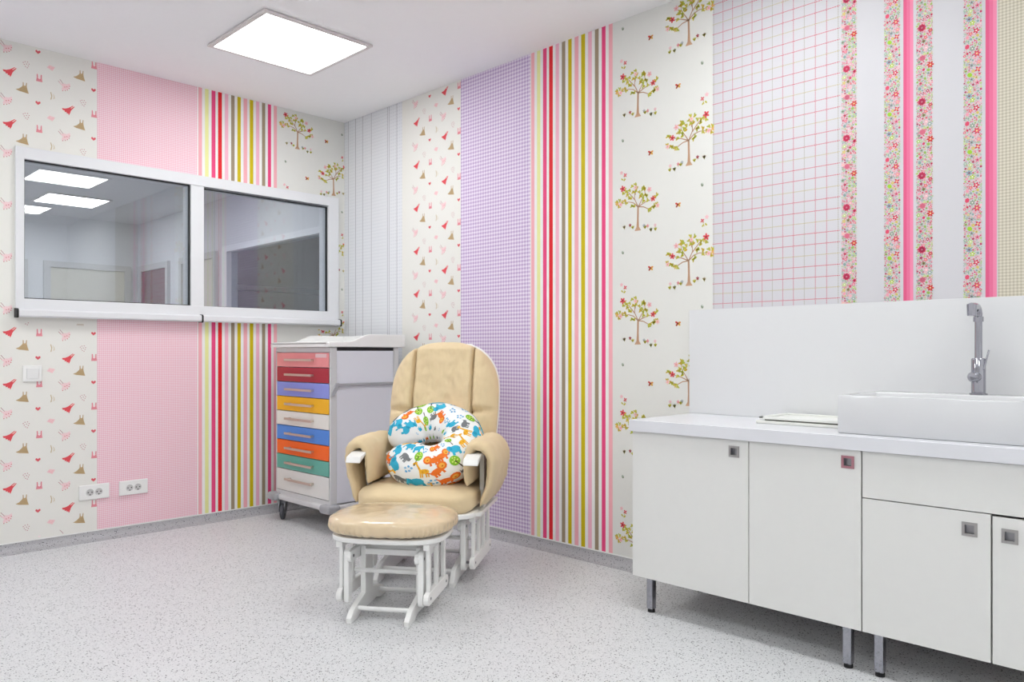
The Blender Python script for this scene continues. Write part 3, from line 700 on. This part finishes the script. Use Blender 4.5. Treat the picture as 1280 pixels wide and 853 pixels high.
# ------------------------------------------------------------------ glider chair and footstool
RZ = math.radians(-55)
def board_round(y0, y1, z0, z1, n=6):
    """outline of a board in the (y,z) plane with fully rounded short ends (vertical or horizontal)"""
    pts = []
    if (z1-z0) > (y1-y0):
        r = (y1-y0)/2; c = (y0+y1)/2
        pts += [(c+r*math.cos(a), z1-r+r*math.sin(a)) for a in [i*PI/n for i in range(n+1)]]
        pts += [(c+r*math.cos(a), z0+r+r*math.sin(a)) for a in [PI+i*PI/n for i in range(n+1)]]
    else:
        r = (z1-z0)/2; c = (z0+z1)/2
        pts += [(y1-r+r*math.cos(a), c+r*math.sin(a)) for a in [-PI/2+i*PI/n for i in range(n+1)]]
        pts += [(y0+r+r*math.cos(a), c+r*math.sin(a)) for a in [PI/2+i*PI/n for i in range(n+1)]]
    return pts
def glider_base(t, xf, L_, foot_h, up_w, up_top, xl, ly, lz0, lz1, lw, xs, py, pz0, pz1, rail_z, nsl, tray_z):
    for s_ in (-1, 1):
        # sled rail resting on the floor
        pts = [(-L_, 0), (-L_+.07, 0), (-L_+.11, .014), (L_-.11, .014), (L_-.07, 0), (L_, 0), (L_+.004, .02), (L_-.03, foot_h-.008), (L_-.055, foot_h), (up_w, foot_h+.022), (-up_w, foot_h+.022), (-L_+.055, foot_h), (-L_+.03, foot_h-.008), (-L_-.004, .02)]
        G().prism(pts, 'x', s_*xf-.011, s_*xf+.011, .003).obj('base_rail', M_WHITE, t)
        G().box(s_*xf-.0105, s_*xf+.0105, -up_w, up_w, foot_h+.015, up_top, .003).obj('base_upright', M_WHITE, t)
        # head board of the base carrying the pivots
        G().prism(board_round(-ly-.03, ly+.03, up_top-.045, up_top), 'x', s_*(xf+.0225)-.010, s_*(xf+.0225)+.010, .003).obj('pivot_board', M_WHITE, t)
        for e in (-1, 1):
            G().prism(board_round(e*ly-lw/2, e*ly+lw/2, lz0, lz1), 'x', s_*xl-.011, s_*xl+.011, .004).obj('swing_link', M_WHITE, t)
            mb = mat('bolt_grey', '#77757a', .35, 1, noise_amt=0)
            G().tube([(s_*(xf+.01), e*ly, up_top-.022), (s_*(xl+.0125), e*ly, up_top-.022)], .006, 10).obj('bolt', mb, t)
            G().tube([(s_*xl, e*ly, (pz0+pz1)/2), (s_*(xs+.0118), e*ly, (pz0+pz1)/2)], .006, 10).obj('bolt', mb, t)
        G().prism(board_round(-py, py, pz0, pz1), 'x', s_*xs-.011, s_*xs+.011, .004).obj('side_plank', M_WHITE, t)
        G().box(s_*xs-.013, s_*xs+.013, -py+.01, py-.01, rail_z, tray_z-.001, .003).obj('side_rail', M_WHITE, t)
        for i in range(nsl):
            y = -py+.045+(2*py-.09)*i/(nsl-1)
            G().box(s_*xs-.0075, s_*xs+.0075, y-.014, y+.014, pz1-.01, rail_z+.005, .003).obj('slat', M_WHITE, t)
    for y, z, x in ((-L_+.075, foot_h*.72, xf), (L_-.075, foot_h*.72, xf), (-.04, up_top*.62, xl)):
        G().tube([(-x, y, z), (x, y, z)], .0095, 12).obj('dowel', M_WHITE, t, smooth=40)
    for y in (-.035, .035):
        G().box(-xf, xf, y-.008, y+.008, up_top-.035, up_top-.012, .002).obj('crossbar', M_WHITE, t)
def pad(name, m, parent, fx, nu=40, nv=22):
    """closed cushion: fx(lon, lat) -> point; lon around, lat pole to pole"""
    g = G()
    def F(i, j): return fx(2*PI*i/nu, -PI/2+PI*(j+.5)/nv)
    vv, ff = g.grid(F, nu, nv, True); 
    for row in (vv[0], vv[-1]):
        c = g.bm.verts.new(sum((v.co for v in row), Vector())/len(row))
        for i in range(nu): g.bm.faces.new((row[i], row[(i+1) % nu], c))
    bmesh.ops.recalc_face_normals(g.bm, faces=g.bm.faces)
    return g.obj(name, m, parent, smooth=True)
def sgn(v, p): return math.copysign(abs(v)**p, v)
def super_pt(lon, lat, cx, cy, cz, a, b, c, e1, e2):
    cl = sgn(math.cos(lat), e1)
    return Vector((cx+a*cl*sgn(math.cos(lon), e2), cy+b*cl*sgn(math.sin(lon), e2), cz+c*sgn(math.sin(lat), e1)))
def outline(a, b, e, n=48, cy=0): return [(a*sgn(math.cos(2*PI*k/n), e), cy+b*sgn(math.sin(2*PI*k/n), e)) for k in range(n)]

# footstool
fs = thing('glider_footstool', 'small white gliding footstool with a plastic-wrapped beige cushion', 'footstool', (-1.144, -2.111, 0), RZ)
glider_base(fs, .115, .20, .052, .045, .262, .150, .118, .052, .268, .042, .1765, .155, .062, .112, .276, 3, .302)
G().prism(outline(.232, .186, .62), 'z', .302, .323, .006).obj('seat_tray', M_WHITE, fs, smooth=30)
def fcush(lon, lat):
    p = super_pt(lon, lat, 0, 0, .362, .252, .208, .042, .55, .72)
    n = (noise.noise(p*22)*.0035+noise.noise(p*55)*.0018)*(1 if p.z < .385 else .45)
    k = .0034*math.sin(lon*52+2*math.sin(lon*7))*max(0, math.cos(lat))**2 if p.z < .36 else 0
    d = Vector((p.x, p.y, (p.z-.36)*4)).normalized()
    return p+d*(n+k)
tag(pad('cushion', M_PLASTICCOV, fs, fcush, 260, 44), 'beige cushion wrapped in clear plastic')

# chair
ch = thing('glider_chair', 'white wooden glider nursing chair with beige cushions', 'chair', (-.702, -1.787, 0), RZ)
glider_base(ch, .175, .245, .075, .05, .280, .213, .165, .058, .288, .05, .2555, .205, .068, .122, .282, 4, .306)
G().prism([(x, y) for x, y in outline(.285, .262, .45, 56, -.03)], 'z', .306, .328, .006).obj('seat_tray', M_WHITE, ch, smooth=30)
def scush(lon, lat):
    p = super_pt(lon, lat, -.006, -.055, .376, .276, .245, .060, .5, .5)
    p.z -= .012*max(0, -(p.y+.15))/.15
    p.z += (.003 if lat > 0 else 0)*math.cos(p.x*5)*math.cos(p.y*5)
    d = Vector((p.x, p.y, (p.z-.386)*3)).normalized()
    w_ = .004*noise.noise(Vector((p.x*16, p.y*16, p.z*22)))+.0022*math.sin(p.x*75)*math.exp(-((p.z-.36)/.02)**2)
    return p+d*w_
pad('seat_cushion', M_FAB, ch, scush, 110, 40)
# backrest cushion: a leaning padded board with seams
BT = 1.090; BB = .395; BY0 = .150; LEAN = .255
def bk_half(z):
    if z > .80: 
        q = min(1, (z-.80)/(BT-.80)); return .281*(1-q**2.6)**(1/2.3)
    return .281-.03*((.80-z)/.40)**2
def bk_pt(s_, z, side):
    """side=+1 front, -1 rear"""
    hw = bk_half(z); x = .008+hw*s_
    e = max(0, 1-abs(s_)**5)**.5
    top = min(1, max(0, (BT-z)/.05))**.5; bt = min(1, max(0, (z-BB)/.05))**.5
    th = .070*e*top*bt
    if side > 0:
        ax = abs(x-.008)
        seam = math.exp(-((ax-.152)/.0065)**2)*(1 if z > .5 else .3)
        th *= 1+.22*math.cos(min(1, ax/.152)*PI/2)*0-.6*seam
        th += .014*e*top*math.exp(-((ax-.215)/.05)**2)
        if ax > .145:
            for zc, am in ((.735, .034), (.565, .026)): th -= am*math.exp(-((z-zc-.1*(ax-.2))/.013)**2)*e
        n = noise.noise(Vector((x*9, z*7, 3)))*.012+.006*noise.noise(Vector((x*55+z*6, z*10, 4)))*math.exp(-((ax-.152)/.03)**2)+noise.noise(Vector((x*26+z*8, z*20, 9)))*.006+.004*noise.noise(Vector((x*60, z*30, 1)))
        th += n*e*top
    else: th *= .35
    y = BY0+LEAN*(z-BB)/(1)*1.0+.02
    return Vector((x, y-side*th*.97, z+side*th*LEAN))
g = G(); nu, nv = 128, 90
fr = [[g.bm.verts.new(bk_pt(math.sin((-1+2*i/nu)*PI/2), BB+(BT-BB)*math.sin(j/nv*PI/2), 1)) for i in range(nu+1)] for j in range(nv+1)]
bk = [[fr[j][i] if i in (0, nu) or j in (0, nv) else g.bm.verts.new(bk_pt(math.sin((-1+2*i/nu)*PI/2), BB+(BT-BB)*math.sin(j/nv*PI/2), -1)) for i in range(nu+1)] for j in range(nv+1)]
for j in range(nv):
    for i in range(nu):
        for V, rev in ((fr, 0), (bk, 1)):
            q = [V[j][i], V[j][i+1], V[j+1][i+1], V[j+1][i]]
            if rev: q.reverse()
            g.bm.faces.new(q)
bmesh.ops.remove_doubles(g.bm, verts=g.bm.verts, dist=1e-5)
bmesh.ops.recalc_face_normals(g.bm, faces=g.bm.faces)
bc = g.obj('backrest_cushion', M_FAB, ch, smooth=True)
M_SEAM = mat('seam_thread', '#a98a5c', .8)
for s_ in (-1, 1):
    pts = []
    for k in range(26):
        z = .50+.56*k/25; x = s_*.152; hw = bk_half(z)
        if hw < .165: break
        p = bk_pt(x/hw, z, 1); pts.append((p.x, p.y+.001, p.z))
    G().tube(pts, .0028, 5).obj('seam', M_SEAM, bc)
# wooden back frame behind the cushion
fpts = []
for k in range(33):
    a = PI*k/32
    z = .36+(BT-.36) if False else None
zz = [.34+i*.03 for i in range(16)]
left = [(-(bk_half(max(z, .45))-.012)+.008, z) for z in zz]
arc = [(.008+(bk_half(z)-.012 if z < BT-.004 else 0)*s_, z) for s_, z in [(-1, .82+.25*i/10) for i in range(1, 11)]]
arcr = [(.016-x, z) for x, z in reversed(arc)]; right = [(.016-x, z) for x, z in reversed(left)]
def fy(z): return BY0+LEAN*(z-BB)+.052
G().tube([(x, fy(z), z) for x, z in left+arc+arcr+right], .013, 8).obj('back_frame', M_WHITE, ch, smooth=True)
for x in (-.14, -.05, .05, .14): G().box(-.012, .012, -.007, .007, 0, .68, .003).obj('back_slat', M_WHITE, ch)
k = 0
for o in [c for c in ch.children if c.name.startswith('back_slat')]:
    o.location = ((-.14, -.05, .05, .14)[k], fy(.36), .36); o.rotation_euler = (-math.atan(LEAN), 0, 0); k += 1
# arms
for s_ in (-1, 1):
    ax = .268
    def prof_pt(u):
        """inverted U cross-section centre line, u in 0..1 from inner hem over the top to outer hem"""
        bo = .022 if s_ > 0 else 0
        pts = [(.232, .44), (.230, .50), (.234, .57), (.250, .612), (.278, .624), (.306+bo*.5, .610), (.322+bo, .565), (.318+bo, .50), (.304+bo, .43), (.290, .352)]
        f_ = u*(len(pts)-1); i = min(int(f_), len(pts)-2); t_ = f_-i
        P0, P1_, P2_, P3 = pts[max(i-1, 0)], pts[i], pts[i+1], pts[min(i+2, len(pts)-1)]
        c = lambda a, b, c_, d_: .5*(2*b+(c_-a)*t_+(2*a-5*b+4*c_-d_)*t_*t_+(3*b-a-3*c_+d_)*t_**3)
        return Vector((c(P0[0], P1_[0], P2_[0], P3[0]), c(P0[1], P1_[1], P2_[1], P3[1])))
    g = G(); nU, nV = 40, 30
    Y0, Y1 = -.185, .185
    def surf(u, v, side):
        c = prof_pt(u); d_ = prof_pt(min(1, u+.02))-prof_pt(max(0, u-.02)); nrm = Vector((-d_.y, d_.x)).normalized()
        ev = max(0, 1-abs(2*v-1)**6)**.5; eu = max(0, 1-abs(2*u-1)**14)**.5
        th = (.023+.006*math.exp(-((u-.5)/.2)**2))*ev*eu
        y = Y0+(Y1-Y0)*v-.035*math.sin(PI*u)*(1-v)
        wr = noise.noise(Vector((u*9+s_*4, v*5, side)))*.006+noise.noise(Vector((u*24, v*14, s_*3)))*.006
        p = c+nrm*side*(th+wr*ev*eu)
        return Vector((s_*p.x, y, p.y))
    A = [[g.bm.verts.new(surf(i/nU, .5-.5*math.cos(PI*j/nV), 1)) for i in range(nU+1)] for j in range(nV+1)]
    Bv = [[A[j][i] if i in (0, nU) or j in (0, nV) else g.bm.verts.new(surf(i/nU, .5-.5*math.cos(PI*j/nV), -1)) for i in range(nU+1)] for j in range(nV+1)]
    for j in range(nV):
        for i in range(nU):
            for V, rev in ((A, 0), (Bv, 1)):
                q = [V[j][i], V[j][i+1], V[j+1][i+1], V[j+1][i]]
                if rev: q.reverse()
                g.bm.faces.new(q)
    bmesh.ops.recalc_face_normals(g.bm, faces=g.bm.faces)
    g.obj('arm_pad', M_FAB, ch, smooth=True)
    # wooden arm rest under the pad, its curved tip showing in front
    arm = [(-.285, .549), (-.280, .545), (-.21, .572), (-.1, .578), (.2, .578), (.2, .594), (-.1, .594), (-.21, .588), (-.275, .572)]
    G().prism(arm, 'x', s_*ax-.034, s_*ax+.034, .004).obj('armrest', M_WHITE, ch)
    G().box(s_*.276-.011, s_*.276+.011, -.075, -.035, .320, .580, .003).obj('arm_post', M_WHITE, ch)
    G().box(s_*.276-.011, s_*.276+.011, .12, .16, .320, .580, .003).obj('arm_post', M_WHITE, ch)
    G().box(s_*.285-.012, s_*.285+.014, -.20, .2, .310, .328, .003).obj('seat_side_rail', M_WHITE, ch)

# ------------------------------------------------------------------ nursing pillow
pl = thing('nursing_pillow', 'white C-shaped nursing pillow printed with bright animals on the chair', 'pillow', ch.location, RZ)
tilt = math.radians(45)
E1 = Vector((1, 0, 0)); E2 = Vector((0, math.cos(tilt), math.sin(tilt))); E3 = E1.cross(E2)      # E3 towards the viewer and up? checked below
if E3.z < 0: E3 = -E3
PC = Vector((.022, -.004, .602))
A0, A1 = math.radians(187), math.radians(-165)
NA, NR = 90, 36
def pil_c(t):
    a = A0+(A1-A0)*t
    ra, rb = .150, .135
    return PC+E1*ra*math.cos(a)+E2*rb*math.sin(a), (E1*math.cos(a)+E2*math.sin(a)).normalized()
def pil_r(t):
    e = min(t, 1-t)*(A0-A1)*.15; R0 = .100+.006*(2*t-1)
    return R0*math.sqrt(max(0, 1-(1-min(1, e/R0))**2)) if e < R0 else R0
def pil_pt(t, ph, off=0):
    c, n1 = pil_c(t); r = pil_r(t)+off
    nz = .005*noise.noise(Vector((t*12, math.cos(ph)*1.5, math.sin(ph)*1.5)))
    return c+(r+nz)*(math.cos(ph)*n1+math.sin(ph)*.92*E3)
g = G()
def F(i, j):
    t = .5-.5*math.cos(PI*(j+.35)/(NA-.3)) if False else (j+.02)/(NA-1+.04)
    return pil_pt(t, 2*PI*i/NR)
vv, ff = g.grid(F, NR, NA, True)
for row in (vv[0], vv[-1]):
    c = g.bm.verts.new(sum((v.co for v in row), Vector())/NR)
    for i in range(NR): g.bm.faces.new((row[i], row[(i+1) % NR], c))
bmesh.ops.recalc_face_normals(g.bm, faces=g.bm.faces)
cush = g.obj('pillow_body', M_PILLOW, pl, smooth=True)
class PPrint:
    def __init__(s): s.v = []; s.f = []; s.c = []; s.cols = []
    def conv(s, o, pts, col, layer=0):
        """convex outline in metres, mapped around the pillow with a centre vertex"""
        if col not in s.cols: s.cols.append(col)
        t0, p0, rot, sc, mir = o; L_ = (A0-A1)*.15
        cx = sum(p[0] for p in pts)/len(pts); cy = sum(p[1] for p in pts)/len(pts)
        b = len(s.v)
        for x, y in [(cx, cy)]+list(pts):
            x, y = x*sc*mir, y*sc; X = x*math.cos(rot)-y*math.sin(rot); Y = x*math.sin(rot)+y*math.cos(rot)
            t = min(.985, max(.015, t0+X/L_)); ph = p0+Y/.085
            s.v.append(pil_pt(t, ph, .0014+.0006*layer))
        n = len(pts)
        for i in range(n): s.f.append((b, b+1+i, b+1+(i+1) % n)); s.c.append(s.cols.index(col))
    def ell(s, o, x, y, rx, ry, col, layer=0, a=0, n=10):
        s.conv(o, [(x+rx*math.cos(2*PI*k/n)*math.cos(a)-ry*math.sin(2*PI*k/n)*math.sin(a), y+rx*math.cos(2*PI*k/n)*math.sin(a)+ry*math.sin(2*PI*k/n)*math.cos(a)) for k in range(n)], col, layer)
    def elephant(s, o):
        c, d_ = '#3fb3d6', '#2f9fc4'
        s.ell(o, 0, 0, .019, .014, c); s.ell(o, .018, .006, .011, .011, c); s.ell(o, .014, .006, .006, .008, d_, 1)
        s.conv(o, [(.026, .004), (.031, -.004), (.030, -.013), (.026, -.013), (.025, -.004)], c)
        for x in (-.012, .009): s.conv(o, [(x-.004, -.006), (x+.004, -.006), (x+.004, -.021), (x-.004, -.021)], c)
    def giraffe(s, o):
        c = '#f2b632'
        s.ell(o, 0, 0, .014, .008, c); s.conv(o, [(.006, .002), (.013, .002), (.024, .026), (.019, .027)], c); s.ell(o, .025, .027, .008, .0042, c, 0, -.5)
        for x in (-.010, -.004, .006, .011): s.conv(o, [(x-.0017, -.003), (x+.0017, -.003), (x+.0017, -.020), (x-.0017, -.020)], c)
        for x, y in ((-.006, .002), (.004, -.001), (.013, .012)): s.ell(o, x, y, .0022, .0022, '#d98a2a', 1, 0, 6)
    def lion(s, o):
        c = '#f0782e'
        s.ell(o, -.010, -.003, .017, .010, c); s.ell(o, .012, .003, .0145, .0145, c); s.ell(o, .012, .003, .0085, .0085, '#f7b24a', 1); s.ell(o, .012, .001, .003, .002, '#c24e1c', 2, 0, 6)
        for x in (-.020, -.012, .004): s.conv(o, [(x-.003, -.006), (x+.003, -.006), (x+.003, -.020), (x-.003, -.020)], c)
        s.conv(o, [(-.024, .002), (-.034, .010), (-.036, .008), (-.026, -.002)], c)
    def tree(s, o):
        s.ell(o, 0, .010, .015, .0175, '#8dc63a', 0, 0, 14); s.conv(o, [(-.0015, .010), (.0015, .010), (.0018, -.026), (-.0018, -.026)], '#5c4a3c', 1)
        for x, y in ((-.007, .012), (.006, .016), (.001, .021), (-.004, .003), (.007, .006), (.0, .012)): s.ell(o, x, y, .0026, .0026, '#e4ee8a', 1, 0, 6)
    def rhino(s, o):
        c = '#7d7f82'
        s.ell(o, 0, 0, .016, .010, c); s.ell(o, .016, .000, .008, .006, c); s.conv(o, [(.020, .003), (.024, .012), (.023, .001)], c)
        for x in (-.011, -.004, .006, .011): s.conv(o, [(x-.0022, -.004), (x+.0022, -.004), (x+.0022, -.017), (x-.0022, -.017)], c)
    def spots(s, o):
        for i, (x, y) in enumerate(((-.009, .004), (.0, .009), (.009, .003), (-.003, -.005), (.006, -.008))): s.ell(o, x, y, .0042, .0036, ('#7fb8e0', '#5aa6d8', '#9ccbe8')[i % 3], 0, i, 7)
pp = PPrint(); rnd = random.Random(11)
L_ = (A0-A1)*.15; cells = []
nt_, nph = 18, 11
kinds = ['elephant', 'tree', 'spots', 'giraffe', 'lion', 'rhino', 'spots', 'elephant', 'tree', 'spots', 'giraffe', 'lion', 'elephant', 'rhino']
for i in range(nt_):
    for j in range(nph):
        t = (i+.5+(.5 if j % 2 else 0)*.9)/nt_; 
        if t > .965 or t < .03: continue
        p0 = 2*PI*j/nph+.2+rnd.uniform(-.08, .08)
        inner = math.cos(p0) < -.55
        kd = kinds[(i*5+j*7+(i*j) % 3) % len(kinds)]
        getattr(pp, kd)((t+rnd.uniform(-.006, .006), p0, rnd.uniform(-.5, .5), (1.18 if kd != 'spots' else 1.15)*(.55 if inner else 1), rnd.choice((-1, 1))))
me = bpy.data.meshes.new('animal_print'); me.from_pydata([tuple(v) for v in pp.v], [], pp.f)
for c in pp.cols: me.materials.append(mat('print_'+c[1:], c, .8, noise_amt=0, spec=.2))
me.polygons.foreach_set('material_index', pp.c); me.update()
o = bpy.data.objects.new('animal_print', me); COL.objects.link(o); o.parent = cush; o['kind'] = 'stuff'
for t, ph, dv in ((.52, .35, Vector((.02, .0, -.004))), (.985, .3, Vector((-.018, -.012, -.012)))):
    p = pil_pt(t, ph, -.002); q = p+dv
    G().box(-.012, .012, -.0006, .0006, -.026, 0).obj('care_tag', M_SOCK, pl)
    c = [x for x in pl.children if x.name.startswith('care_tag')][-1]; c.location = p+Vector((0, -.004, 0)); c.rotation_euler = (0, -.3 if t < .9 else 1.0, 0)
